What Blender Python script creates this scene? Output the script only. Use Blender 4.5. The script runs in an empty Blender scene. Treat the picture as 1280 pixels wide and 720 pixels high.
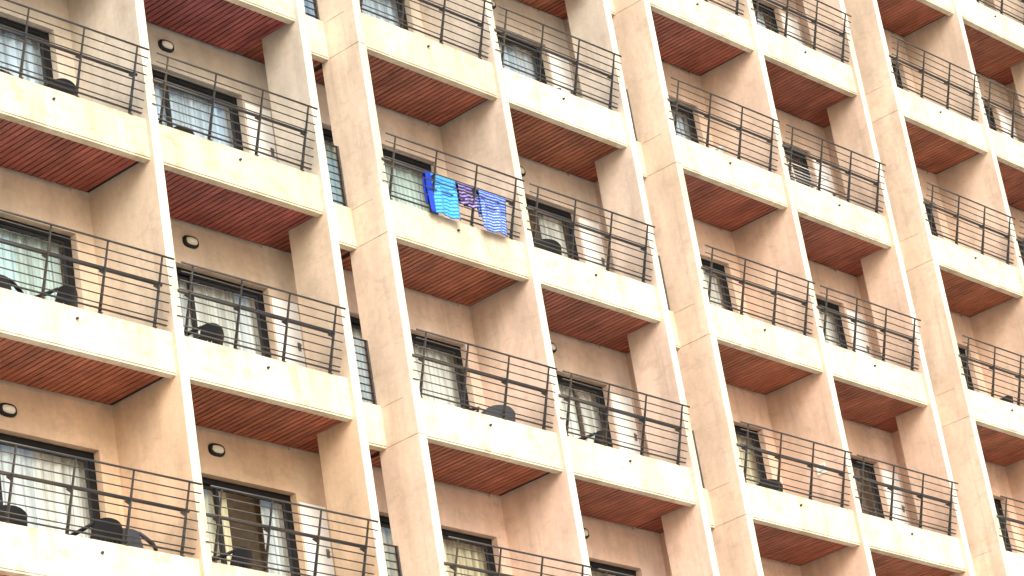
import bpy, bmesh, math, random
from mathutils import Matrix, Vector

S = bpy.context.scene
COL = S.collection
random.seed(7)
ZO = 18.5                                  # height of the reference floor line above the ground
STOREY = 2.9
PAR = 0.565                                # parapet height
DEP = 1.159                                # front face of parapet to back wall
FT = 0.142                                 # thickness of the dividing walls
FRONT = -0.06
SHORT = 0.655

# ------------------------------------------------------------------ materials
def new_mat(name):
    m = bpy.data.materials.new(name)
    m.use_nodes = True
    nt = m.node_tree
    b = nt.nodes['Principled BSDF']
    return m, nt, b

def N(nt, t, **kw):
    n = nt.nodes.new(t)
    for k, v in kw.items():
        if k.startswith('i_'):
            n.inputs[k[2:].replace('_', ' ')].default_value = v
        else:
            setattr(n, k, v)
    return n

def ramp(nt, stops, interp='LINEAR'):
    r = nt.nodes.new('ShaderNodeValToRGB')
    r.color_ramp.interpolation = interp
    el = r.color_ramp.elements
    while len(el) < len(stops):
        el.new(0.5)
    for e, (p, c) in zip(el, stops):
        e.position = p
        e.color = c if len(c) == 4 else (*c, 1)
    return r

def mixc(nt, fac, a, b, blend='MIX'):
    m = nt.nodes.new('ShaderNodeMix')
    m.data_type = 'RGBA'
    m.blend_type = blend
    for sock, v in ((m.inputs['Factor'], fac), (m.inputs[6], a), (m.inputs[7], b)):
        if hasattr(v, 'links'):
            nt.links.new(v, sock)
        elif isinstance(v, (int, float)):
            sock.default_value = v
        else:
            sock.default_value = (*v, 1) if len(v) == 3 else v
    return m.outputs[2]

def scaled(nt, src, sc):
    m = nt.nodes.new('ShaderNodeMapping')
    m.inputs['Scale'].default_value = sc
    nt.links.new(src, m.inputs['Vector'])
    return m.outputs['Vector']

def noise(nt, vec, scale, detail=4, rough=0.6):
    n = N(nt, 'ShaderNodeTexNoise', i_Scale=scale, i_Detail=detail, i_Roughness=rough)
    nt.links.new(vec, n.inputs['Vector'])
    return n.outputs['Fac']

def bump(nt, b, h, strength, dist):
    n = N(nt, 'ShaderNodeBump', i_Strength=strength, i_Distance=dist)
    nt.links.new(h, n.inputs['Height'])
    nt.links.new(n.outputs['Normal'], b.inputs['Normal'])

def paint(name, stain, streak, patch, rough=0.9, drips=False):
    """Old wall paint: the coat's base colour comes from the object's colour (for walls a cool-to-warm
    light grading painted in by bay and storey); stains, rain streaks and worn patches on top."""
    m, nt, b = new_mat(name)
    geo = nt.nodes.new('ShaderNodeNewGeometry').outputs['Position']
    oc = nt.nodes.new('ShaderNodeObjectInfo').outputs['Color']
    blotch = noise(nt, geo, 1.3, 6, 0.65)
    r1 = ramp(nt, [(0.36, (0, 0, 0)), (0.72, (1, 1, 1))])
    nt.links.new(blotch, r1.inputs['Fac'])
    c = mixc(nt, 0.16, oc, mixc(nt, r1.outputs['Color'], (0.62, 0.60, 0.56), (1.0, 1.0, 1.0)), 'MULTIPLY')
    # fine mottling of trowelled plaster
    mott = noise(nt, geo, 11, 5, 0.7)
    r2 = ramp(nt, [(0.3, (0.72, 0.70, 0.67)), (0.66, (1.04, 1.04, 1.04))])
    nt.links.new(mott, r2.inputs['Fac'])
    c = mixc(nt, 0.34, c, r2.outputs['Color'], 'MULTIPLY')
    # broad washed-out smears running down the wall
    sm = noise(nt, scaled(nt, geo, (1.7, 1.7, 0.55)), 1.0, 6, 0.6)
    rs = ramp(nt, [(0.38, (0.74, 0.73, 0.72)), (0.60, (1.03, 1.03, 1.03))])
    nt.links.new(sm, rs.inputs['Fac'])
    c = mixc(nt, 0.75, c, rs.outputs['Color'], 'MULTIPLY')
    # rain streaks
    sv = scaled(nt, geo, (7.0, 7.0, 0.55))
    st = noise(nt, sv, 1.0, 5, 0.62)
    r3 = ramp(nt, [(0.50, (0, 0, 0)), (0.64, (1, 1, 1))])
    nt.links.new(st, r3.inputs['Fac'])
    big = noise(nt, geo, 0.8, 2, 0.5)
    r4 = ramp(nt, [(0.44, (0, 0, 0)), (0.60, (1, 1, 1))])
    nt.links.new(big, r4.inputs['Fac'])
    fac = mixc(nt, 1.0, r3.outputs['Color'], r4.outputs['Color'], 'MULTIPLY')
    fac = mixc(nt, 1.0, fac, (streak,) * 3, 'MULTIPLY')
    if drips:
        # rain runs that start at the coping, and a rusty run under the drain spout
        sp = nt.nodes.new('ShaderNodeSeparateXYZ')
        nt.links.new(nt.nodes.new('ShaderNodeTexCoord').outputs['Object'], sp.inputs[0])
        rz = ramp(nt, [(0.0, (.25, .25, .25)), (0.35, (.55, .55, .55)), (0.56, (1, 1, 1))])
        nt.links.new(sp.outputs['Z'], rz.inputs['Fac'])
        fac = mixc(nt, 1.0, fac, rz.outputs['Color'], 'MULTIPLY')
        wob = N(nt, 'ShaderNodeMath', operation='MULTIPLY_ADD')
        nt.links.new(noise(nt, geo, 5, 2, .5), wob.inputs[0]); wob.inputs[1].default_value = .10; wob.inputs[2].default_value = -1.48
        ad = N(nt, 'ShaderNodeMath', operation='ADD'); nt.links.new(sp.outputs['X'], ad.inputs[0]); nt.links.new(wob.outputs[0], ad.inputs[1])
        ab = N(nt, 'ShaderNodeMath', operation='ABSOLUTE'); nt.links.new(ad.outputs[0], ab.inputs[0])
        rx = ramp(nt, [(0.0, (1, 1, 1)), (0.045, (0, 0, 0))]); nt.links.new(ab.outputs[0], rx.inputs['Fac'])
        rd = ramp(nt, [(0.05, (.25, .25, .25)), (0.40, (.75, .75, .75)), (0.43, (0, 0, 0))]); nt.links.new(sp.outputs['Z'], rd.inputs['Fac'])
        run = mixc(nt, 1.0, rx.outputs['Color'], rd.outputs['Color'], 'MULTIPLY')
        run = mixc(nt, 1.0, run, r1.outputs['Color'], 'MULTIPLY')
        fac = mixc(nt, 1.0, fac, run, 'ADD')
    c = mixc(nt, fac, c, stain)
    # worn sandy patches
    pv = scaled(nt, geo, (1.0, 1.0, 1.7))
    pn = noise(nt, pv, 3.1, 7, 0.7)
    r5 = ramp(nt, [(0.53, (0, 0, 0)), (0.63, (1, 1, 1))])
    nt.links.new(pn, r5.inputs['Fac'])
    fac2 = mixc(nt, 1.0, r5.outputs['Color'], (patch,) * 3, 'MULTIPLY')
    c = mixc(nt, fac2, c, tuple(0.82 * v for v in stain))
    nt.links.new(c, b.inputs['Base Color'])
    b.inputs['Roughness'].default_value = rough
    b.inputs['Specular IOR Level'].default_value = 0.2
    fine = noise(nt, geo, 60, 3, 0.6)
    hh = mixc(nt, 0.5, mott, fine)
    bump(nt, b, hh, 0.35, 0.012)
    return m

M = {}
M['wall'] = paint('wall_paint', (0.36, 0.29, 0.21), 0.28, 0.22)
M['cream'] = paint('cream_paint', (0.46, 0.36, 0.22), 1.0, 0.55, drips=True)

def wood():
    m, nt, b = new_mat('varnished_boards')
    geo = nt.nodes.new('ShaderNodeNewGeometry').outputs['Position']
    at = N(nt, 'ShaderNodeAttribute', attribute_name='board')
    oc = nt.nodes.new('ShaderNodeObjectInfo').outputs['Color']
    g = noise(nt, scaled(nt, geo, (60, 2.2, 10)), 1.0, 5, 0.65)
    r = ramp(nt, [(0.3, (0.45, 0.42, 0.40)), (0.7, (1.25, 1.2, 1.2))])
    nt.links.new(g, r.inputs['Fac'])
    rb = ramp(nt, [(0, (0.80, 0.78, 0.80)), (1, (1.15, 1.15, 1.12))])
    nt.links.new(at.outputs['Fac'], rb.inputs['Fac'])
    c = mixc(nt, 1.0, oc, r.outputs['Color'], 'MULTIPLY')
    c = mixc(nt, 1.0, c, rb.outputs['Color'], 'MULTIPLY')
    w = noise(nt, geo, 1.6, 5, 0.6)
    rw = ramp(nt, [(0.35, (0.55, 0.5, 0.5)), (0.65, (1.1, 1.1, 1.1))])
    nt.links.new(w, rw.inputs['Fac'])
    c = mixc(nt, 0.8, c, rw.outputs['Color'], 'MULTIPLY')
    nt.links.new(c, b.inputs['Base Color'])
    b.inputs['Roughness'].default_value = 0.5
    bump(nt, b, g, 0.25, 0.004)
    return m
M['wood'] = wood()

def simple(name, col, rough=0.6, metal=0.0, var=0.25, scale=9, spec=0.4):
    m, nt, b = new_mat(name)
    geo = nt.nodes.new('ShaderNodeNewGeometry').outputs['Position']
    n = noise(nt, geo, scale, 4, 0.6)
    r = ramp(nt, [(0.3, (1 - var,) * 3), (0.7, (1 + var * 0.5,) * 3)])
    nt.links.new(n, r.inputs['Fac'])
    c = mixc(nt, 1.0, col, r.outputs['Color'], 'MULTIPLY')
    nt.links.new(c, b.inputs['Base Color'])
    b.inputs['Roughness'].default_value = rough
    b.inputs['Metallic'].default_value = metal
    b.inputs['Specular IOR Level'].default_value = spec
    return m

M['groove'] = simple('dark_batten', (0.030, 0.014, 0.010), 0.9)
M['slab'] = simple('raw_concrete', (0.22, 0.19, 0.16), 0.95)
def rail_paint():
    m, nt, b = new_mat('railing_enamel')
    geo = nt.nodes.new('ShaderNodeNewGeometry').outputs['Position']
    n = noise(nt, geo, 3.0, 5, 0.65)
    r = ramp(nt, [(0.40, (0.032, 0.034, 0.037)), (0.62, (0.058, 0.046, 0.034))])
    nt.links.new(n, r.inputs['Fac'])
    rust = noise(nt, geo, 22, 4, 0.7)
    r2 = ramp(nt, [(0.62, (0, 0, 0)), (0.72, (1, 1, 1))])
    nt.links.new(rust, r2.inputs['Fac'])
    c = mixc(nt, r2.outputs['Color'], r.outputs['Color'], (0.13, 0.06, 0.03))
    nt.links.new(c, b.inputs['Base Color'])
    b.inputs['Roughness'].default_value = 0.42
    b.inputs['Specular IOR Level'].default_value = 0.5
    return m
M['rail'] = rail_paint()
M['frame'] = simple('dark_aluminium', (0.012, 0.012, 0.013), 0.6, spec=0.12)
M['stile'] = simple('sash_aluminium', (0.022, 0.023, 0.025), 0.5, spec=0.2)
M['door'] = simple('white_door_paint', (0.88, 0.87, 0.83), 0.6, var=0.04)
M['plate'] = simple('grey_plate', (0.25, 0.24, 0.22), 0.4, 0.6)
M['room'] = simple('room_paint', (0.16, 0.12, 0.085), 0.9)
M['black'] = simple('black_plastic', (0.014, 0.014, 0.016), 0.5, var=0.15, spec=0.25)
M['bluegrey'] = simple('blue_grey_plastic', (0.055, 0.065, 0.085), 0.5, var=0.15)
M['whitep'] = simple('white_plastic', (0.74, 0.73, 0.70), 0.5, var=0.08)
M['lens'] = simple('opal_glass', (0.72, 0.68, 0.58), 0.25, var=0.05)
M['spout'] = simple('dark_pipe', (0.05, 0.05, 0.048), 0.6)

def glass():
    m, nt, b = new_mat('window_glass')
    nt.nodes.remove(b)
    tr = N(nt, 'ShaderNodeBsdfTransparent', i_Color=(0.95, 0.98, 0.975, 1))
    gl = N(nt, 'ShaderNodeBsdfGlossy', i_Color=(1, 1, 1, 1), i_Roughness=0.02)
    fr = N(nt, 'ShaderNodeLayerWeight', i_Blend=0.5)
    pw = N(nt, 'ShaderNodeMath', operation='POWER')
    pw.inputs[1].default_value = 4.0
    nt.links.new(fr.outputs['Facing'], pw.inputs[0])
    ad = N(nt, 'ShaderNodeMath', operation='MULTIPLY_ADD')
    ad.inputs[1].default_value = 0.6; ad.inputs[2].default_value = 0.06
    nt.links.new(pw.outputs[0], ad.inputs[0])
    mx = nt.nodes.new('ShaderNodeMixShader')
    nt.links.new(ad.outputs[0], mx.inputs[0])
    nt.links.new(tr.outputs[0], mx.inputs[1])
    nt.links.new(gl.outputs[0], mx.inputs[2])
    nt.links.new(mx.outputs[0], nt.nodes['Material Output'].inputs['Surface'])
    return m
M['glass'] = glass()

def cloth(name, trans=0.35):
    m, nt, b = new_mat(name)
    geo = nt.nodes.new('ShaderNodeNewGeometry').outputs['Position']
    oc = nt.nodes.new('ShaderNodeObjectInfo').outputs['Color']
    n = noise(nt, scaled(nt, geo, (22, 8, .35)), 1.0, 3, 0.6)  # upright streaks: weave variation plus dark fold shade painted into the cloth
    r = ramp(nt, [(0.36, (0.52, 0.52, 0.52)), (0.62, (1.1, 1.1, 1.1))])
    nt.links.new(n, r.inputs['Fac'])
    c = mixc(nt, 1.0, oc, r.outputs['Color'], 'MULTIPLY')
    nt.nodes.remove(b)
    d = nt.nodes.new('ShaderNodeBsdfDiffuse')
    t = nt.nodes.new('ShaderNodeBsdfTranslucent')
    nt.links.new(c, d.inputs['Color'])
    nt.links.new(c, t.inputs['Color'])
    mx = nt.nodes.new('ShaderNodeMixShader')
    mx.inputs[0].default_value = trans
    nt.links.new(d.outputs[0], mx.inputs[1])
    nt.links.new(t.outputs[0], mx.inputs[2])
    nt.links.new(mx.outputs[0], nt.nodes['Material Output'].inputs['Surface'])
    return m
M['curtain'] = cloth('curtain_cloth', 0.10)

def towel_mat(name, base, light, freq, wob, thr=(0.45, 0.55), hem=None):
    """woven bands running across the towel, wavy like a terry pattern"""
    m, nt, b = new_mat(name)
    tc = nt.nodes.new('ShaderNodeTexCoord').outputs['UV']
    w = N(nt, 'ShaderNodeTexWave', wave_type='BANDS', bands_direction='Y', i_Scale=freq, i_Distortion=wob, i_Detail=2.0)
    w.inputs['Detail Scale'].default_value = 3.0
    nt.links.new(tc, w.inputs['Vector'])
    r = ramp(nt, [(thr[0], (0, 0, 0)), (thr[1], (1, 1, 1))])
    nt.links.new(w.outputs['Fac'], r.inputs['Fac'])
    n = noise(nt, scaled(nt, tc, (34, 34, 34)), 1.0, 3, 0.7)
    r2 = ramp(nt, [(0.42, (0, 0, 0)), (0.60, (1, 1, 1))])
    nt.links.new(n, r2.inputs['Fac'])
    f = mixc(nt, 0.55, r.outputs['Color'], r2.outputs['Color'], 'MULTIPLY')
    c = mixc(nt, f, base, light)
    if hem:
        sp = nt.nodes.new('ShaderNodeSeparateXYZ')
        nt.links.new(tc, sp.inputs[0])
        rh = ramp(nt, [(0.16, (1, 1, 1)), (0.19, (0, 0, 0))])
        nt.links.new(sp.outputs['X'], rh.inputs['Fac'])
        c = mixc(nt, rh.outputs['Color'], c, hem)
    nt.links.new(c, b.inputs['Base Color'])
    b.inputs['Roughness'].default_value = 0.95
    bump(nt, b, n, 0.5, 0.01)
    return m

# ------------------------------------------------------------------ mesh building
class MB:
    def __init__(self):
        self.v, self.f, self.m, self.a = [], [], [], []
    def box(self, x0, x1, y0, y1, z0, z1, mi=0, front=None, val=0.5, skip=()):
        b = len(self.v)
        self.v += [(x0, y0, z0), (x1, y0, z0), (x1, y1, z0), (x0, y1, z0), (x0, y0, z1), (x1, y0, z1), (x1, y1, z1), (x0, y1, z1)]
        for k, q in (('b', (0, 3, 2, 1)), ('t', (4, 5, 6, 7)), ('f', (0, 1, 5, 4)), ('r', (1, 2, 6, 5)), ('k', (2, 3, 7, 6)), ('l', (3, 0, 4, 7))):
            if k in skip:
                continue
            self.f.append(tuple(b + i for i in q))
            self.m.append(front if (front is not None and k == 'f') else mi)
            self.a.append(val)
        return self
    def prism(self, prof, axis, a0, a1, mi=0):
        """extrude a closed profile: axis 'x' (profile is y,z) or 'y' (profile is x,z)"""
        b = len(self.v); n = len(prof)
        for a in (a0, a1):
            for (p, q) in prof:
                self.v.append((a, p, q) if axis == 'x' else (p, a, q))
        for i in range(n):
            j = (i + 1) % n
            self.f.append((b + i, b + j, b + n + j, b + n + i)); self.m.append(mi); self.a.append(.5)
        self.f.append(tuple(b + i for i in range(n))); self.m.append(mi); self.a.append(.5)
        self.f.append(tuple(b + n + i for i in reversed(range(n)))); self.m.append(mi); self.a.append(.5)
        return self
    def tube(self, pts, r, seg=8, mi=0):
        pts = [Vector(p) for p in pts]
        rings = []
        for i, p in enumerate(pts):
            d = (pts[min(i + 1, len(pts) - 1)] - pts[max(i - 1, 0)]).normalized()
            u = d.cross(Vector((0, 0, 1)))
            if u.length < 1e-3:
                u = Vector((1, 0, 0))
            u.normalize(); w = d.cross(u)
            rr = r[i] if isinstance(r, (list, tuple)) else r
            b = len(self.v); rings.append(b)
            for k in range(seg):
                a = 2 * math.pi * k / seg
                self.v.append(tuple(p + u * math.cos(a) * rr + w * math.sin(a) * rr))
        for a, b in zip(rings, rings[1:]):
            for k in range(seg):
                l = (k + 1) % seg
                self.f.append((a + k, a + l, b + l, b + k)); self.m.append(mi); self.a.append(.5)
        for b, rev in ((rings[0], True), (rings[-1], False)):
            q = [b + k for k in range(seg)]
            self.f.append(tuple(reversed(q)) if rev else tuple(q)); self.m.append(mi); self.a.append(.5)
        return self
    def mesh(self, name, mats, bevel=0.0, smooth=False, attr=False):
        me = bpy.data.meshes.new(name)
        me.from_pydata(self.v, [], self.f)
        for p, mi in zip(me.polygons, self.m):
            p.material_index = mi
        if attr:
            at = me.attributes.new('board', 'FLOAT', 'FACE')
            at.data.foreach_set('value', self.a)
        for m in mats:
            me.materials.append(m)
        bm = bmesh.new(); bm.from_mesh(me)
        bmesh.ops.recalc_face_normals(bm, faces=bm.faces)
        if bevel:
            bmesh.ops.bevel(bm, geom=list(bm.edges), offset=bevel, segments=1, affect='EDGES', profile=0.5)
        if smooth:
            for f in bm.faces:
                f.smooth = True
        bm.to_mesh(me); bm.free()
        return me

def obj(name, me, parent=None, loc=(0, 0, 0), color=None, rot=None):
    o = bpy.data.objects.new(name, me)
    COL.objects.link(o)
    o.location = loc
    if rot:
        o.rotation_euler = rot
    if parent:
        o.parent = parent
    if color:
        o.color = (*color, 1)
    return o

def tag(o, label, cat, group=None):
    o['label'] = label; o['category'] = cat
    if group:
        o['group'] = group
    return o

# ------------------------------------------------------------------ added unseen ground
gm, nt, b = new_mat('warm_bounce_ground')  # unseen ground, added warm and pale to bounce light up the facade
geo = nt.nodes.new('ShaderNodeNewGeometry').outputs['Position']
n = noise(nt, geo, 0.4, 6, 0.6)
r = ramp(nt, [(0.3, (0.56, 0.47, 0.37)), (0.7, (0.66, 0.56, 0.45))])
nt.links.new(n, r.inputs['Fac']); nt.links.new(r.outputs['Color'], b.inputs['Base Color'])
b.inputs['Roughness'].default_value = 0.9
g = MB(); R_ = 900.0
g.v = [(-R_, -R_, 0), (R_, -R_, 0), (R_, R_, 0), (-R_, R_, 0)]; g.f = [(0, 1, 2, 3)]; g.m = [0]; g.a = [0]
go = obj('ground', g.mesh('ground', [gm])); go['kind'] = 'structure'

# ------------------------------------------------------------------ the hotel
FULL = [-7.05, 0.0, 7.121, 14.166, 21.239, 28.3]          # left faces of the full-depth walls
SH_B = [-4.1, 3.02, 10.078, 17.113, 24.2]                 # short wall ending bays B, D, F, H
SH_C = [-3.40, 4.17, 11.178, 18.258, 25.35]               # short wall beyond the narrow slot

hotel = bpy.data.objects.new('hotel_building', None); COL.objects.link(hotel)
hotel.location = (0, 0, 0)
tag(hotel, 'peach and cream hotel block with stacked balconies, dark metal railings and red timber ceilings', 'building')

GREY = ((0.55, 0.56, 0.52), (0.74, 0.53, 0.36))
PINK = ((0.65, 0.575, 0.49), (0.79, 0.575, 0.465))
PEACH = ((0.70, 0.56, 0.45), (0.78, 0.56, 0.44))
CREAM = (0.78, 0.73, 0.595)
def grade_tint(x):
    if x < 3.6: return GREY
    if x < 10.9: return PINK
    return PEACH
def lerp(a, b, t): return tuple(p + (q - p) * t for p, q in zip(a, b))
def wall_colour(x, row=0):
    # cool-to-warm light grading painted into the walls: greyer high up, peachier lower and rightward
    c = grade_tint(x)
    t = max(0.0, min(1.0, 0.32 + 0.30 * row + (0.30 if x > 10.9 else 0.0)))
    return lerp(c[0], c[1], t)

ZT, ZB = ZO + 5 * STOREY, 0.0
def fin(x, y1, joints):
    rows = range(-4, 7)
    for r_ in rows:
        zb = ZO - STOREY * r_; zt = zb + STOREY
        if r_ == 6: zb = 0.0
        mb = MB()
        cuts = [zb, zt]
        if joints:
            cuts = [zb, zb + 0.0, zb + PAR, zt]
            cuts = sorted(set(cuts))
        for a, c in zip(cuts, cuts[1:]):
            gz = 0.005 if joints else 0.0
            mb.box(x, x + FT, FRONT, y1, a + gz, c - gz, 0, front=1)
        if joints:
            mb.box(x + .006, x + FT - .006, FRONT + .006, y1 - .006, zb, zt, 0)
        # paler render band along the front arris
        mb.box(x - .004, x + FT + .004, FRONT - .004, FRONT + .17, zb + (0.006 if joints else 0), zt - (0.006 if joints else 0), 0, front=1)
        yield r_, mb

# the front arris is in the cream paint whatever graded tint the sides carry
cf = paint('cream_arris_paint', (0.46, 0.35, 0.20), 0.35, 0.15)
nt = cf.node_tree
for l in [l for l in nt.links if l.from_node.type == 'OBJECT_INFO']:
    to = l.to_socket; nt.links.remove(l); to.default_value = (*CREAM, 1)
M['cream_fin'] = cf

# dividing walls: one continuous wall each, coloured storey by storey with the painted-in grading
def tall_wall(x, y1, joints, name):
    mb = MB(); cols = []
    mats = [M['cream_fin']]
    for r_, part in fin(x, y1, joints):
        off = len(mb.v)
        mb.v += part.v
        mb.f += [tuple(i + off for i in f) for f in part.f]
        mb.m += part.m
        wc = wall_colour(x, r_)
        if joints: wc = lerp(wc, (.74, .63, .51), .6)
        cols += [wc] * len(part.f)
    me = bpy.data.meshes.new(name)
    me.from_pydata(mb.v, [], mb.f)
    for p, mi in zip(me.polygons, mb.m): p.material_index = mi
    ca = me.color_attributes.new('grade_tint', 'FLOAT_COLOR', 'CORNER')
    for p, c in zip(me.polygons, cols):
        for li in p.loop_indices: ca.data[li].color = (*c, 1)
    me.materials.append(M['wall_fin']); me.materials.append(M['cream_fin'])
    bm = bmesh.new(); bm.from_mesh(me)
    bmesh.ops.recalc_face_normals(bm, faces=bm.faces)
    bm.to_mesh(me); bm.free()
    return obj(name, me, hotel)
wf = paint('wall_graded_paint', (0.36, 0.29, 0.21), 0.28, 0.22)
nt = wf.node_tree
at = N(nt, 'ShaderNodeAttribute', attribute_name='grade_tint')
for l in [l for l in nt.links if l.from_node.type == 'OBJECT_INFO']:
    to = l.to_socket; nt.links.remove(l); nt.links.new(at.outputs['Color'], to)
M['wall_fin'] = wf

for x in FULL[1:5]: tall_wall(x, DEP, False, 'dividing_wall')
for x in SH_B[1:]: tall_wall(x, SHORT, False, 'dividing_wall')
for x in SH_C[:]: tall_wall(x, SHORT, True, 'dividing_wall')

# ---- one railing (posts at fixed places), made once
POSTS = (0.08, 0.905, 1.73, 2.555)
RH, LEAN, NB = 0.83, 0.27, 8
def rail_y(h): return -0.012 - (LEAN - 0.012) * h / RH
def railing_mesh(xa=-.11, xb=2.71):
    mb = MB()
    for i in range(NB + 1):
        h = RH * (1 - i / NB)
        if i == NB:
            h = 0.045
            mb.box(xa + .11, xb - .01, rail_y(h) - .014, rail_y(h) + .014, PAR + h - .006, PAR + h + .006)
            continue
        rr = 0.0135 if i == 0 else 0.0082
        jit = 0.002 * math.sin(i * 2.3)
        mb.tube([(xa + 3 * jit, rail_y(h), PAR + h), (xb + 4 * jit, rail_y(h), PAR + h)], rr, 8)
    return mb.mesh('railing', [M['rail']], smooth=True)
def post_mesh():
    mb = MB()
    t = 0.013
    prof = [(rail_y(RH) + .020, PAR + RH + .004), (rail_y(RH) - .006, PAR + RH + .004), (rail_y(0) - .004, PAR + .002), (rail_y(0) + .056, PAR + .002), (rail_y(.30) + .042, PAR + .30)]
    mb.prism(prof, 'x', -t / 2, t / 2)
    mb.box(-.03, .03, -.018, .055, PAR + .001, PAR + .009)       # foot plate
    # gusset that carries the handrail on the inside
    h = RH * 5 / 8 + .005
    y = rail_y(h)
    mb.prism([(y + .022, PAR + h + .006), (y + .125, PAR + h + .006), (y + .125, PAR + h - .006), (y + .040, PAR + h - .085)], 'x', -.005, .005)
    return mb.mesh('post', [M['rail']], bevel=0.002)
def hand_mesh(xa=-.04, xb=2.66):
    mb = MB()
    h = RH * 5 / 8 + .035; y = rail_y(h) + .115
    mb.tube([(xa, y, PAR + h), (xb, y, PAR + h)], .0215, 10)
    return mb.mesh('handrail', [M['rail']], smooth=True)
ME_RAIL, ME_POST, ME_HAND = railing_mesh(), post_mesh(), hand_mesh()
ME_RAIL_WIDE, ME_HAND_WIDE = railing_mesh(.02, 3.18), hand_mesh(.08, 3.12)
POSTS_WIDE = (.41, 1.27, 2.14, 3.00)

def slot_rail_mesh(w):
    mb = MB()
    for i in range(9):
        z = .675 + .87 * (1 - i / 8)
        mb.tube([(0.015, .57, z), (w - .02, .57, z)], .013 if i in (0, 8) else .0095, 8)
    return mb.mesh('slot_railing', [M['rail']], smooth=True)
def slot_post_mesh():
    return MB().box(-.013, .013, .552, .60, .58, 1.555).mesh('post', [M['rail']], bevel=.002)
ME_SPOST = slot_post_mesh()

# ---- parapet, timber ceiling, floor slab, back wall, window, by width
def parapet_mesh(w, y0=0.0, h=PAR, th=.115):
    mb = MB()
    mb.box(0, w, y0, y0 + th, .028, h)
    mb.box(0, w, y0 + .014, y0 + th, .016, .028)       # drip groove
    mb.box(0, w, y0 + .004, y0 + th - .004, -.004, .016)
    return mb.mesh('parapet', [M['cream']])
def ceiling_mesh(w, y0, y1, seed, end=.055):
    rnd = random.Random(seed)
    mb = MB()
    x = .006; k = 0
    while x < w - end - .03:
        bw = .079 + rnd.uniform(-.003, .003)
        x1 = min(x + bw, w - end)
        dz = rnd.uniform(-.0015, .0015)
        # each board is a shallow chamfered strip
        mb.box(x, x1, y0, y1 - .035, .030 + dz, .046, 0, val=min(1, max(0, rnd.gauss(.5, .25))))
        x = x1 + .021; k += 1
    mb.box(.001, w - .001, y0, y1 - .002, .0505, .072, 1)
    return mb.mesh('timber_ceiling', [M['wood'], M['groove']], attr=True)
def slab_mesh(w, y0, y1):
    return MB().box(0.002, w - .002, y0, y1, .073, .18).mesh('floor_slab', [M['slab']])

WZ = 2.312                                             # head of the window above the parapet's foot
class Type: pass
def bay_type(right, x0, x1, xw0, xw1, xp):
    """x0..x1 clear width, xw0..xw1 window opening, xp far end of the back wall (party wall); all absolute"""
    t = Type(); t.x0, t.x1, t.right = x0, x1, right
    w = x1 - x0; t.w = w
    a, b_ = min(x0, xp), max(x1, xp)
    mb = MB()
    y0, y1 = DEP, DEP + .2
    mb.box(a - x0, xw0 - x0, y0, y1, 0, STOREY)
    mb.box(xw1 - x0, b_ - x0, y0, y1, 0, STOREY)
    mb.box(xw0 - x0, xw1 - x0, y0, y1, WZ, STOREY)
    mb.box(xw0 - x0, xw1 - x0, y0 + .02, y1, 0, .182)
    t.wall = mb.mesh('back_wall', [M['wall']])
    # window: dark outer frame and sliding sashes
    ow = xw1 - xw0; o = xw0 - x0
    fy0, fy1 = DEP + .10, DEP + .18
    mb = MB()
    sw = .095
    mb.box(o, o + sw, fy0, fy1, .185, WZ); mb.box(o + ow - sw, o + ow, fy0, fy1, .185, WZ)
    mb.box(o + sw, o + ow - sw, fy0, fy1, WZ - .085, WZ - .001); mb.box(o + sw, o + ow - sw, fy0, fy1, .185, .23)
    t.frame = mb.mesh('window', [M['frame']], bevel=.003)
    # two sashes, one on each track
    t.sash = []
    half = (ow - 2 * sw) / 2
    for k in range(2):
        xa = o + sw + k * half - (.02 if k else 0); xb = xa + half + .02
        yy = fy0 + (.012 if k else .045)
        mb = MB()
        for q0, q1, z0, z1 in ((xa, xa + .045, .232, WZ - .087), (xb - .045, xb, .232, WZ - .087), (xa + .045, xb - .045, .232, .29), (xa + .045, xb - .045, WZ - .13, WZ - .087)):
            mb.box(q0, q1, yy, yy + .028, z0, z1)
        s_ = mb.mesh('sash', [M['stile']], bevel=.002)
        pm = MB().box(xa + .04, xb - .04, yy + .010, yy + .016, .285, WZ - .125).mesh('pane', [M['glass']])
        t.sash.append((s_, pm))
    t.wx0, t.wx1 = o + sw, o + ow - sw
    # room behind
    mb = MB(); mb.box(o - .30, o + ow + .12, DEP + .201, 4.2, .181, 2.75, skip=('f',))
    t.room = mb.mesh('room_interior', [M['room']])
    t.parapet = parapet_mesh(w)
    t.ceil = [ceiling_mesh(w, .117, DEP, s, .008 if right else .055) for s in (3, 11, 29)]
    t.slab = slab_mesh(w, .117, DEP)
    # white service door beside the window
    d0, d1 = (xw1 + .028, xw1 + .50) if right else (xw0 - .50, xw0 - .028)
    mb = MB(); mb.box(d0 - x0, d1 - x0, DEP - .022, DEP - .002, .185, 2.19)
    t.door = mb.mesh('door', [M['door']], bevel=.003)
    hx = d1 - x0 - .075 if right else d0 - x0 + .075
    mb = MB(); mb.box(hx - .028, hx + .028, DEP - .030, DEP - .023, 1.48, 1.60)
    mb.tube([(hx, DEP - .03, 1.55), (hx, DEP - .065, 1.55), (hx - .07 if right else hx + .07, DEP - .068, 1.55)], .009, 6)
    t.handle = mb.mesh('door_handle', [M['plate']])
    return t

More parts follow.
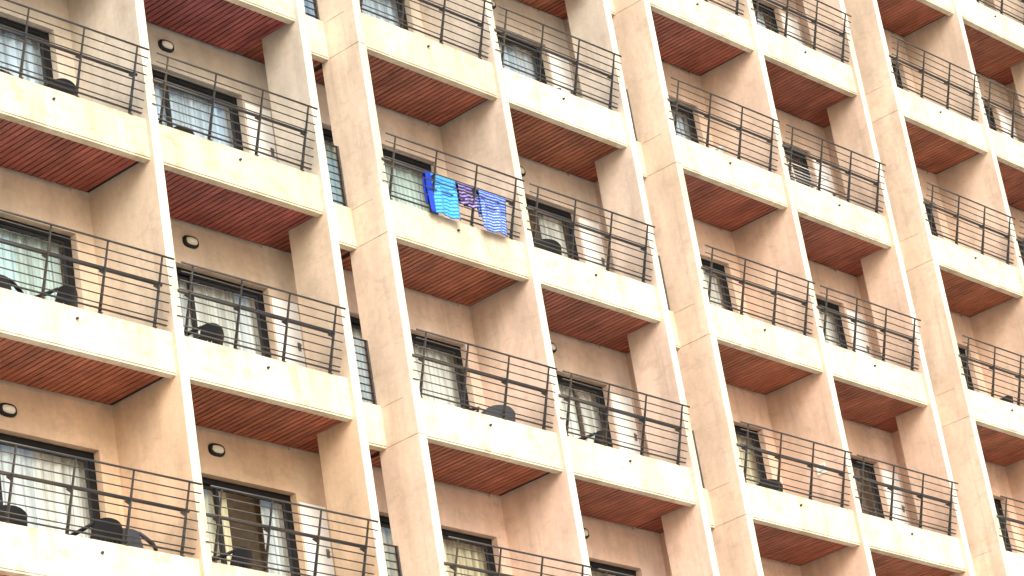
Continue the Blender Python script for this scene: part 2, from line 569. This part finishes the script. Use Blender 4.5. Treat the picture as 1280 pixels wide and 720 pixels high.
def curtain_mesh(x0, x1, seed):
    rnd = random.Random(seed)
    n = max(8, int((x1 - x0) / .022))
    ph = rnd.uniform(0, 6); v = []; f = []
    for i in range(n + 1):
        x = x0 + (x1 - x0) * i / n
        u = x * 2 * math.pi / .15
        y = .034 * math.sin(u + ph + .8 * math.sin(x * 5 + ph)) + .012 * math.sin(u * .5 + 1.3)
        for k in range(5):
            tz = k / 4
            v.append((x + .012 * math.sin(3 * tz + i) * (1 - tz) * .4, DEP + .268 + y * (1 - .3 * tz), .20 + (WZ - .28) * tz + .04))
    for i in range(n):
        for k in range(4):
            a = i * 5 + k
            f.append((a, a + 5, a + 6, a + 1))
    me = bpy.data.meshes.new('curtain'); me.from_pydata(v, [], f)
    for p in me.polygons: p.use_smooth = True
    me.materials.append(M['curtain'])
    return me

def spout_mesh():
    mb = MB()
    mb.tube([(0, .02, .42), (0, -.028, .414)], .017, 10)
    mb.tube([(0, -.0285, .414), (0, -.034, .4132)], .012, 10)
    return mb.mesh('drain_spout', [M['spout']], smooth=False)
ME_SPOUT = spout_mesh()

def lamp_meshes():
    def ov(cx, cz, w, h, y, n=24):
        out = []
        for k in range(n):
            a = 2 * math.pi * k / n
            ca, sa = math.cos(a), math.sin(a)
            out.append((cx + w * math.copysign(abs(ca) ** .7, ca), y, cz + h * math.copysign(abs(sa) ** .7, sa)))
        return out
    def stack(rings, mat, name, cap=True):
        mb = MB()
        n = len(rings[0])
        for r in rings: mb.v += r
        for i in range(len(rings) - 1):
            for k in range(n):
                l = (k + 1) % n
                mb.f.append((i * n + k, i * n + l, (i + 1) * n + l, (i + 1) * n + k)); mb.m.append(0); mb.a.append(.5)
        if cap:
            mb.f.append(tuple((len(rings) - 1) * n + k for k in range(n))); mb.m.append(0); mb.a.append(.5)
        return mb.mesh(name, [mat], smooth=True)
    body = stack([ov(0, 0, .128, .082, 0), ov(0, 0, .130, .084, -.022), ov(0, 0, .122, .076, -.045), ov(0, 0, .098, .054, -.048), ov(0, 0, .096, .052, -.040)], M['black'], 'wall_lamp')
    lens = stack([ov(0, 0, .096, .052, -.041), ov(0, 0, .088, .047, -.060), ov(0, 0, .060, .030, -.076), ov(0, 0, .02, .01, -.081)], M['lens'], 'lamp_lens')
    return body, lens
ME_LAMP, ME_LENS = lamp_meshes()

TY = {}
TY['A'] = bay_type(False, -2.808 - .45, 0.0, -3.30, -0.29, -3.9)
TY['B'] = bay_type(True, FT, 3.02, .43, 3.02, 3.585)
TY['C'] = bay_type(False, 4.312, 7.121, 4.25, 6.90, 3.585 + .15)
TY['D'] = bay_type(True, 7.263, 10.078, 7.56, 10.05, 10.64)
TY['E'] = bay_type(False, 11.32, 14.166, 11.27, 13.90, 10.64 + .15)
TY['F'] = bay_type(True, 14.308, 17.113, 14.60, 17.09, 17.70)
TY['G'] = bay_type(False, 18.40, 21.239, 18.34, 20.98, 17.70 + .15)
TY['H'] = bay_type(True, 21.381, 24.2, 21.67, 24.19, 24.78)
ROWS = dict(A=(-1, 0, 1, 2), B=(-2, -1, 0, 1, 2), C=(-2, -1, 0, 1, 2), D=(-2, -1, 0, 1, 2, 3), E=(-3, -2, -1, 0, 1, 2), F=(-3, -2, -1, 0, 1, 2, 3), G=(-4, -3, -2, -1, 0, 1, 2), H=(-4, -3, -2, -1, 0, 1))

WHITE_C, TEAL_C, CREAM_C, GREY_C, BLUE_C = (.88, .88, .87), (.66, .82, .84), (.80, .72, .52), (.62, .62, .62), (.64, .77, .95)
# curtains per window: list of (from, to, colour) as shares of the glazed width
CURT = {('A', 0): [(.0, .93, BLUE_C)], ('A', 1): [(0, .92, TEAL_C)], ('A', 2): [(0, .93, WHITE_C)],
        ('B', 0): [(0, .97, BLUE_C)], ('B', 1): [(0, .95, WHITE_C)], ('B', 2): [(0, .62, CREAM_C), (.88, .98, WHITE_C)],
        ('C', -1): [(0, .95, BLUE_C)], ('C', 0): [(0, .97, TEAL_C)], ('C', 1): [(0, .93, WHITE_C)], ('C', 2): [(0, .95, CREAM_C)],
        ('D', -1): [(0, .97, BLUE_C)], ('D', 0): [(0, .16, WHITE_C), (.78, .92, WHITE_C)], ('D', 1): [(0, .80, WHITE_C), (.86, .95, WHITE_C)], ('D', 2): [(0, .9, CREAM_C)],
        ('E', -2): [(0, .95, WHITE_C)], ('E', -1): [(0, .95, BLUE_C)], ('E', 0): [(0, .95, WHITE_C)], ('E', 1): [(0, .82, WHITE_C), (.86, .95, CREAM_C)],
        ('F', -2): [(0, .9, BLUE_C)], ('F', -1): [(0, .35, GREY_C)], ('F', 0): [(0, .95, WHITE_C)], ('F', 1): [(0, .84, CREAM_C)]}
cache = {}
for key, t in TY.items():
    curt_me = {}
    for r_ in ROWS[key]:
        zb = ZO - STOREY * r_
        L = (t.x0, 0, zb)
        wc = wall_colour(t.x0 + .5, r_)
        rnd = random.Random(hash((ord(key), r_)) & 0xffff)
        cr = lerp(CREAM, (0.68, 0.58, 0.43), (rnd.uniform(.55, .8) if t.x0 < 5 and r_ <= 0 else rnd.uniform(0, .4)))
        wide_bay = key == 'A'
        pp = obj('parapet', t.parapet, hotel, L, cr)
        obj('drain_spout', ME_SPOUT, pp, ((1.75 if wide_bay else t.w / 2) , 0, 0))
        wcol = lerp((.46, .155, .09), (.38, .09, .10), min(1, max(0, .5 - .4 * r_ + rnd.uniform(-.2, .2)))) if t.x0 < 3 else lerp((.47, .175, .09), (.42, .14, .10), rnd.random())
        obj('timber_ceiling', t.ceil[rnd.randrange(3)], hotel, L, wcol)
        obj('floor_slab', t.slab, hotel, L)
        obj('back_wall', t.wall, hotel, L, wc)
        fr = obj('window', t.frame, hotel, L)
        for s_, pm in t.sash:
            obj('sash', s_, fr)
            obj('pane', pm, fr)
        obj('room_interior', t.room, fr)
        ww = t.wx1 - t.wx0
        for i, (a, b_, c) in enumerate((q[0] - (.04 if q[0] == 0 else 0), q[1] + (.10 if q[1] > .89 else 0), q[2]) for q in CURT.get((key, r_), [(0, .9, rnd.choice((WHITE_C, CREAM_C, GREY_C)))])):
            obj('curtain', curtain_mesh(t.wx0 + a * ww, t.wx0 + b_ * ww, rnd.randrange(9999)), fr, color=c)
        dr = obj('door', t.door, hotel, L)
        obj('door_handle', t.handle, dr)
        wide = key == 'A'
        rl = obj('railing', ME_RAIL_WIDE if wide else ME_RAIL, hotel, (t.x0 + (.03 if key == 'B' else 0) + rnd.uniform(-.012, .012), rnd.uniform(-.004, .004), zb),
                 rot=(rnd.uniform(-.004, .004), rnd.uniform(-.0012, .0012), rnd.uniform(-.0015, .0015)))
        for px in (POSTS_WIDE if wide else POSTS):
            obj('post', ME_POST, rl, (px, 0, 0))
        obj('handrail', ME_HAND_WIDE if wide else ME_HAND, rl)
        lx, lz = (1.535, 2.66) if t.right else (t.w - 1.685, 2.563)
        lm = obj('wall_lamp', ME_LAMP, hotel, (t.x0 + lx, DEP, zb + lz))
        obj('lamp_lens', ME_LENS, lm)

# ---- the narrow slots between bays: recessed parapet, ceiling, railing, party wall
for k, (xb, xc) in enumerate(zip(SH_B[1:], SH_C[1:])):
    x0, x1 = xb + FT, xc
    w = x1 - x0
    pm = parapet_mesh(w, .52, .60)
    cm = ceiling_mesh(w + 2 * FT, .637 + .02, DEP, 5 + k)
    sm = slab_mesh(w, .637, DEP)
    rm = slot_rail_mesh(w)
    ym = [3.585, 10.64, 17.70, 24.78][k]
    for r_ in range(-4, 4):
        zb = ZO - STOREY * r_
        wc = wall_colour(x0, r_)
        obj('parapet', pm, hotel, (x0, 0, zb), lerp(CREAM, (0.68, 0.58, 0.43), .4))
        obj('timber_ceiling', cm, hotel, (x0 - FT, 0, zb), (.38, .11, .065))
        obj('floor_slab', sm, hotel, (x0, 0, zb))
        rl = obj('slot_railing', rm, hotel, (x0, 0, zb))
        for px in (.03, w - .035):
            obj('post', ME_SPOST, rl, (px, 0, 0))
        mb = MB(); mb.box(ym - x0 + .002, ym + .148 - x0, .637, DEP + .2, .001, STOREY - .001)
        obj('party_wall', mb.mesh('party_wall', [M['wall']]), hotel, (x0, 0, zb), wc)
# plain wall of the storeys above and below the ones in view, and the body behind
mb = MB()
mb.box(-2.8, 25.3, DEP + .001, 9.0, 0, ZO - STOREY * 3 - .01)
body = mb.mesh('lower_wall', [M['wall']])
obj('lower_wall', body, hotel, color=PEACH[1])
mb = MB(); mb.box(-2.8, 25.3, 4.25, 9.0, ZO - STOREY * 3, ZT)
obj('rear_block', mb.mesh('rear_block', [M['wall']]), hotel, color=PEACH[1])
mb = MB(); mb.box(-2.95, 25.4, FRONT, 9.0, ZT + .001, ZT + .4)
obj('roof_slab', mb.mesh('roof_slab', [M['cream']]), hotel, color=CREAM)

# ------------------------------------------------------------------ chairs
def chair_meshes(mat):
    # seat with a dipped top, curved slatted back, bent arms, four splayed legs; the back is at -y
    out = {}
    mb = MB()
    n = 6
    for i in range(n + 1):
        for j in range(n + 1):
            x = -.215 + .43 * i / n; y = -.20 + .42 * j / n
            z = .43 + .012 * ((x / .215) ** 2) - .018 * (1 - ((y) / .2) ** 2) * .6
            mb.v.append((x, y, z)); 
    for i in range(n + 1):
        for j in range(n + 1):
            x, y, z = mb.v[i * (n + 1) + j]
            mb.v.append((x, y, z - .028))
    K = (n + 1) ** 2
    for i in range(n):
        for j in range(n):
            a = i * (n + 1) + j
            mb.f.append((a, a + n + 1, a + n + 2, a + 1)); mb.f.append((K + a, K + a + 1, K + a + n + 2, K + a + n + 1))
    rim = [i * (n + 1) for i in range(n + 1)] + [n * (n + 1) + j for j in range(1, n + 1)] + [i * (n + 1) + n for i in range(n - 1, -1, -1)] + [j for j in range(n - 1, 0, -1)]
    for a, b_ in zip(rim, rim[1:] + rim[:1]):
        mb.f.append((a, b_, K + b_, K + a))
    mb.m = [0] * len(mb.f); mb.a = [.5] * len(mb.f)
    out['seat'] = mb.mesh('seat', [mat], smooth=False)
    # back: curved shell with vertical slots near the middle, rounded crown
    mb = MB()
    cols = 15; rows = 7
    def bp(u, v, off):
        x = .255 * u * (1 - .10 * (v - .6))
        crown = .375 * (1 - .16 * abs(u) ** 3.2)
        z = .40 + crown * v
        y = -.195 - .11 * v + .075 * u * u - off
        return (x, y, z)
    grid = {}
    for s in (0, 1):
        for i in range(cols + 1):
            for j in range(rows + 1):
                grid[s, i, j] = len(mb.v)
                mb.v.append(bp(-1 + 2 * i / cols, j / rows, .022 * s))
    def solid(i, j):
        return 0 <= i < cols and 0 <= j < rows and not (i in (3, 5, 7, 9, 11) and 1 <= j <= 2)
    for i in range(cols):
        for j in range(rows):
            if not solid(i, j): continue
            for s in (0, 1):
                mb.f.append((grid[s, i, j], grid[s, i + 1, j], grid[s, i + 1, j + 1], grid[s, i, j + 1]))
            for di, dj, e in ((-1, 0, ((i, j), (i, j + 1))), (1, 0, ((i + 1, j), (i + 1, j + 1))), (0, -1, ((i, j), (i + 1, j))), (0, 1, ((i, j + 1), (i + 1, j + 1)))):
                if not solid(i + di, j + dj):
                    (p, q), (r, t_) = e
                    mb.f.append((grid[0, p, q], grid[0, r, t_], grid[1, r, t_], grid[1, p, q]))
    mb.m = [0] * len(mb.f); mb.a = [.5] * len(mb.f)
    out['backrest'] = mb.mesh('backrest', [mat])
    arms = []
    for s in (-1, 1):
        mb = MB()
        pts = [(s * .245, -.225, .70), (s * .272, -.10, .665), (s * .280, .06, .645), (s * .270, .185, .625), (s * .255, .215, .56), (s * .238, .205, .43)]
        mb.tube(pts, [.020, .026, .028, .027, .022, .022], 8)
        arms.append(mb.mesh('armrest', [mat], smooth=True))
    out['arm'] = arms
    legs = []
    for sx in (-1, 1):
        for sy in (-1, 1):
            mb = MB()
            mb.tube([(sx * .195, sy * .185, .425), (sx * .225, sy * .225, .20), (sx * .24, sy * .25, .0)], [.026, .022, .018], 8)
            legs.append(mb.mesh('leg', [mat], smooth=True))
    out['leg'] = legs
    return out
CH = {'black': chair_meshes(M['black']), 'bluegrey': chair_meshes(M['bluegrey']), 'white': chair_meshes(M['whitep'])}
def chair(kind, x, y, r_, rot, label):
    e = bpy.data.objects.new('plastic_armchair', None); COL.objects.link(e)
    e.location = (x, y, ZO - STOREY * r_ + .181); e.rotation_euler = (0, 0, math.radians(rot))
    tag(e, label, 'chair', 'plastic armchairs on the balconies')
    c = CH[kind]
    obj('seat', c['seat'], e); obj('backrest', c['backrest'], e)
    for a in c['arm']: obj('armrest', a, e)
    for l in c['leg']: obj('leg', l, e)
    return e

CHAIRS = [
 ('black', -1.02, .58, 0, 12, 'black plastic armchair at the right of the pair on the top left balcony'),
 ('black', -1.70, .72, 0, -70, 'black plastic armchair at the left of the pair on the top left balcony'),
 ('black', -1.42, .52, 1, 25, 'black plastic armchair before the teal curtain, nearer the open dark sash'),
 ('black', -2.15, .62, 1, -60, 'black plastic armchair before the teal curtain, cut by the left picture edge'),
 ('black', -1.15, .50, 2, 8, 'black plastic armchair right of the white curtain on the bottom left balcony'),
 ('bluegrey', -.55, .58, 2, -65, 'blue grey plastic armchair against the side wall of the bottom left balcony'),
 ('black', -2.40, .66, 2, -20, 'black plastic armchair low behind the railing at the bottom left corner'),
 ('black', 1.10, .74, 0, 10, 'black plastic armchair before the pale blue curtain under a round wall lamp'),
 ('black', .92, .50, 1, 15, 'black plastic armchair left of a white curtain, one balcony below the blue curtain'),
 ('black', 1.0, .56, 2, 20, 'black plastic armchair at the half open curtain of the bottom left-centre balcony'),
 ('black', 5.95, .74, 1, 60, 'black plastic armchair by the white curtain, one balcony below the towels'),
 ('bluegrey', 6.50, .60, 1, -16, 'blue grey plastic armchair on bare wall side, one balcony below the towels'),
 ('bluegrey', 9.0, .66, -1, 70, 'blue grey plastic armchair on the highest balcony of the central column'),
 ('black', 8.15, .55, 0, -20, 'black plastic armchair at the uncurtained dark window beside a leaning white pole'),
 ('black', 8.45, .58, 1, 30, 'black plastic armchair below the balcony with the leaning white pole'),
 ('white', 13.0, .60, -1, 40, 'white plastic armchair beside the grey curtain in the upper right-centre column'),
 ('black', 12.75, .66, 1, -10, 'black plastic armchair on the balcony with a white notice on its wall'),
 ('black', 20.5, .66, 0, 12, 'black plastic armchair on the far right balcony, only its back showing'),
]
for c in CHAIRS: chair(*c)

# ------------------------------------------------------------------ towels over the handrail
HY = rail_y(RH * 5 / 8 + .035) + .115
HZ = PAR + RH * 5 / 8 + .035
def towel(name, x0, x1, front, back, seed, mat, label, skew=0.0):
    rnd = random.Random(seed)
    nx, prof = 16, []
    # profile: from back hem up over the rail to the front hem (outside is -y)
    rr = .030
    for i in range(9): prof.append((HY + rr, HZ - back + back * i / 9, 1))
    for i in range(7):
        a = math.pi * i / 6
        prof.append((HY + rr * math.cos(a), HZ + rr * math.sin(a), 0))
    for i in range(1, 15): prof.append((HY - rr, HZ - front * i / 14, -1))
    n = len(prof)
    v, uv = [], []
    for i in range(nx + 1):
        u = i / nx
        for j, (y, z, s) in enumerate(prof):
            d = max(0, HZ - z)
            fold = (.022 * math.sin(u * 11 + seed) + .014 * math.sin(u * 23 + 2 * seed + 3 * d)) * min(1, d / .2)
            hang = .012 * math.sin(u * 4 + seed) * (d / max(front, .01))
            v.append((x0 + (x1 - x0) * (u * (1 - .07 * d) + .03 * d) + skew * d, y + fold - (0.0 if s > 0 else 0.012 * d), z + (hang * .5 if j == n - 1 else hang * .4 * d)))
            uv.append((u, 1 - j / (n - 1)))
    f = []
    for i in range(nx):
        for j in range(n - 1):
            a = i * n + j
            f.append((a, a + n, a + n + 1, a + 1))
    me = bpy.data.meshes.new(name); me.from_pydata(v, [], f)
    l = me.uv_layers.new(name='UVMap')
    for p in me.polygons:
        p.use_smooth = True
        for li in p.loop_indices: l.data[li].uv = uv[me.loops[li].vertex_index]
    me.materials.append(mat)
    o = obj(name, me, None, (0, 0, ZO))
    sm = o.modifiers.new('thick', 'SOLIDIFY'); sm.thickness = .008; sm.offset = 0
    return tag(o, label, 'towel', 'towels drying on the railing')
towel('beach_towel', 5.10, 5.70, .60, .45, 1, towel_mat('turquoise_terry', (.02, .17, .64), (.12, .56, .84), 7.0, 1.8, (.25, .6), hem=(.01, .05, .50)), 'turquoise and deep blue towel over the railing, left of the striped ones')
towel('hand_towel', 5.76, 6.13, .32, .28, 2, towel_mat('navy_stripe', (.02, .025, .16), (.46, .34, .56), 4.0, 1.6, (.55, .7)), 'short navy and lilac striped towel between two bigger blue towels')
towel('beach_towel', 6.19, 6.76, .60, .40, 4, towel_mat('blue_white_weave', (.025, .085, .50), (.46, .60, .86), 8.5, 1.4, (.50, .80)), 'blue and white patterned towel at the right end of the towel row', skew=-.10)

# ------------------------------------------------------------------ leaning pole, drying rack, notice
mb = MB()
mb.tube([(0, 0, 0), (-.05, .28, 1.42)], .013, 8)
e = bpy.data.objects.new('broom', None); COL.objects.link(e); e.location = (8.42, .66, ZO + .181)
tag(e, 'white broom pole leaning beside the black chair at the dark uncurtained window', 'broom')
obj('pole', mb.mesh('pole', [M['whitep']], smooth=True), e)
mb = MB(); mb.prism([(-.16, 0.0), (.16, 0.0), (.10, .07), (-.10, .07)], 'y', -.03, .03)
obj('brush_head', mb.mesh('brush_head', [M['bluegrey']]), e)

e = bpy.data.objects.new('drying_rack', None); COL.objects.link(e); e.location = (15.55, .55, ZO + STOREY + .181)
tag(e, 'white folding drying rack of thin bars in front of a dark window', 'drying rack')
mb = MB()
for s in (-1, 1):
    mb.tube([(-.45 * s, -.22, 0), (.45 * s * .2, .0, .55), (.45 * s, .2, .98)], .011, 6)
    mb.tube([(-.45 * s, .22, 0), (.45 * s * .2, .0, .55), (.45 * s, -.2, .98)], .011, 6)
obj('rack_legs', mb.mesh('rack_legs', [M['whitep']], smooth=True), e)
mb = MB()
for k in range(8):
    y = -.24 + .48 * k / 7
    mb.tube([(-.55, y, .99), (.55, y, .99)], .008, 6)
for s in (-1, 1): mb.tube([(.55 * s, -.24, .99), (.55 * s, .24, .99)], .012, 6)
for k in range(4): mb.tube([(-.45 + .3 * k, -.22, .28), (-.45 + .3 * k, .22, .28)], .008, 6)
obj('hanging_bars', mb.mesh('hanging_bars', [M['whitep']], smooth=True), e)

mb = MB(); mb.box(-.012, -.005, -.09, .09, -.085, .085)
no = obj('wall_notice', mb.mesh('wall_notice', [M['whitep']], bevel=.002), None, (14.166, .40, ZO - 1.50))
tag(no, 'small white square notice fixed on a side wall behind the railing', 'notice')
mb = MB()
for k, (a, b_) in enumerate(((-.055, .05), (-.06, .02), (-.03, .06))):
    mb.box(-.0145, -.0125, a, b_, .035 - .035 * k, .045 - .035 * k)
obj('printed_lines', mb.mesh('printed_lines', [M['plate']]), no)

# ------------------------------------------------------------------ light
EL, AZ_X = 34, -0.62
w = bpy.data.worlds.new('World'); S.world = w; w.use_nodes = True
nt = w.node_tree
sky = nt.nodes.new('ShaderNodeTexSky'); sky.sky_type = 'NISHITA'; sky.sun_disc = False
sun_dir = Vector((AZ_X, -1, 0)).normalized() * math.cos(math.radians(EL)) + Vector((0, 0, math.sin(math.radians(EL))))
sky.sun_elevation = math.radians(EL)
sky.sun_rotation = math.atan2(sun_dir.x, sun_dir.y)
sky.air_density = 1.3; sky.dust_density = 3.0; sky.ozone_density = 1.0
nt.links.new(sky.outputs[0], nt.nodes['Background'].inputs['Color'])
nt.nodes['Background'].inputs['Strength'].default_value = 0.15
sl = bpy.data.lights.new('sun', 'SUN'); sl.energy = 1.5; sl.angle = math.radians(35); sl.color = (1.0, .965, .92)
so = bpy.data.objects.new('sun', sl); COL.objects.link(so)
so.rotation_euler = (-sun_dir).to_track_quat('-Z', 'Y').to_euler()

# ------------------------------------------------------------------ camera
cam = bpy.data.cameras.new('camera'); co = bpy.data.objects.new('camera', cam); COL.objects.link(co)
yaw, pit, rol = 0.9073099, 0.4088243, -0.169463
fw = Vector((math.sin(yaw) * math.cos(pit), math.cos(yaw) * math.cos(pit), math.sin(pit)))
r0 = Vector((math.cos(yaw), -math.sin(yaw), 0)); u0 = r0.cross(fw)
rt = math.cos(rol) * r0 + math.sin(rol) * u0; up = -math.sin(rol) * r0 + math.cos(rol) * u0
mw = Matrix(((rt.x, up.x, -fw.x, -23.478), (rt.y, up.y, -fw.y, -23.584), (rt.z, up.z, -fw.z, -16.824 + ZO), (0, 0, 0, 1)))
co.matrix_world = mw
cam.sensor_width = 36; cam.lens = 36 * 3753.4 / 1280
cam.clip_start = .1; cam.clip_end = 3000
S.camera = co
S.view_settings.view_transform = 'Standard'; S.view_settings.look = 'None'
S.view_settings.exposure = 0.97; S.view_settings.gamma = 1
S.view_settings.use_curve_mapping = False
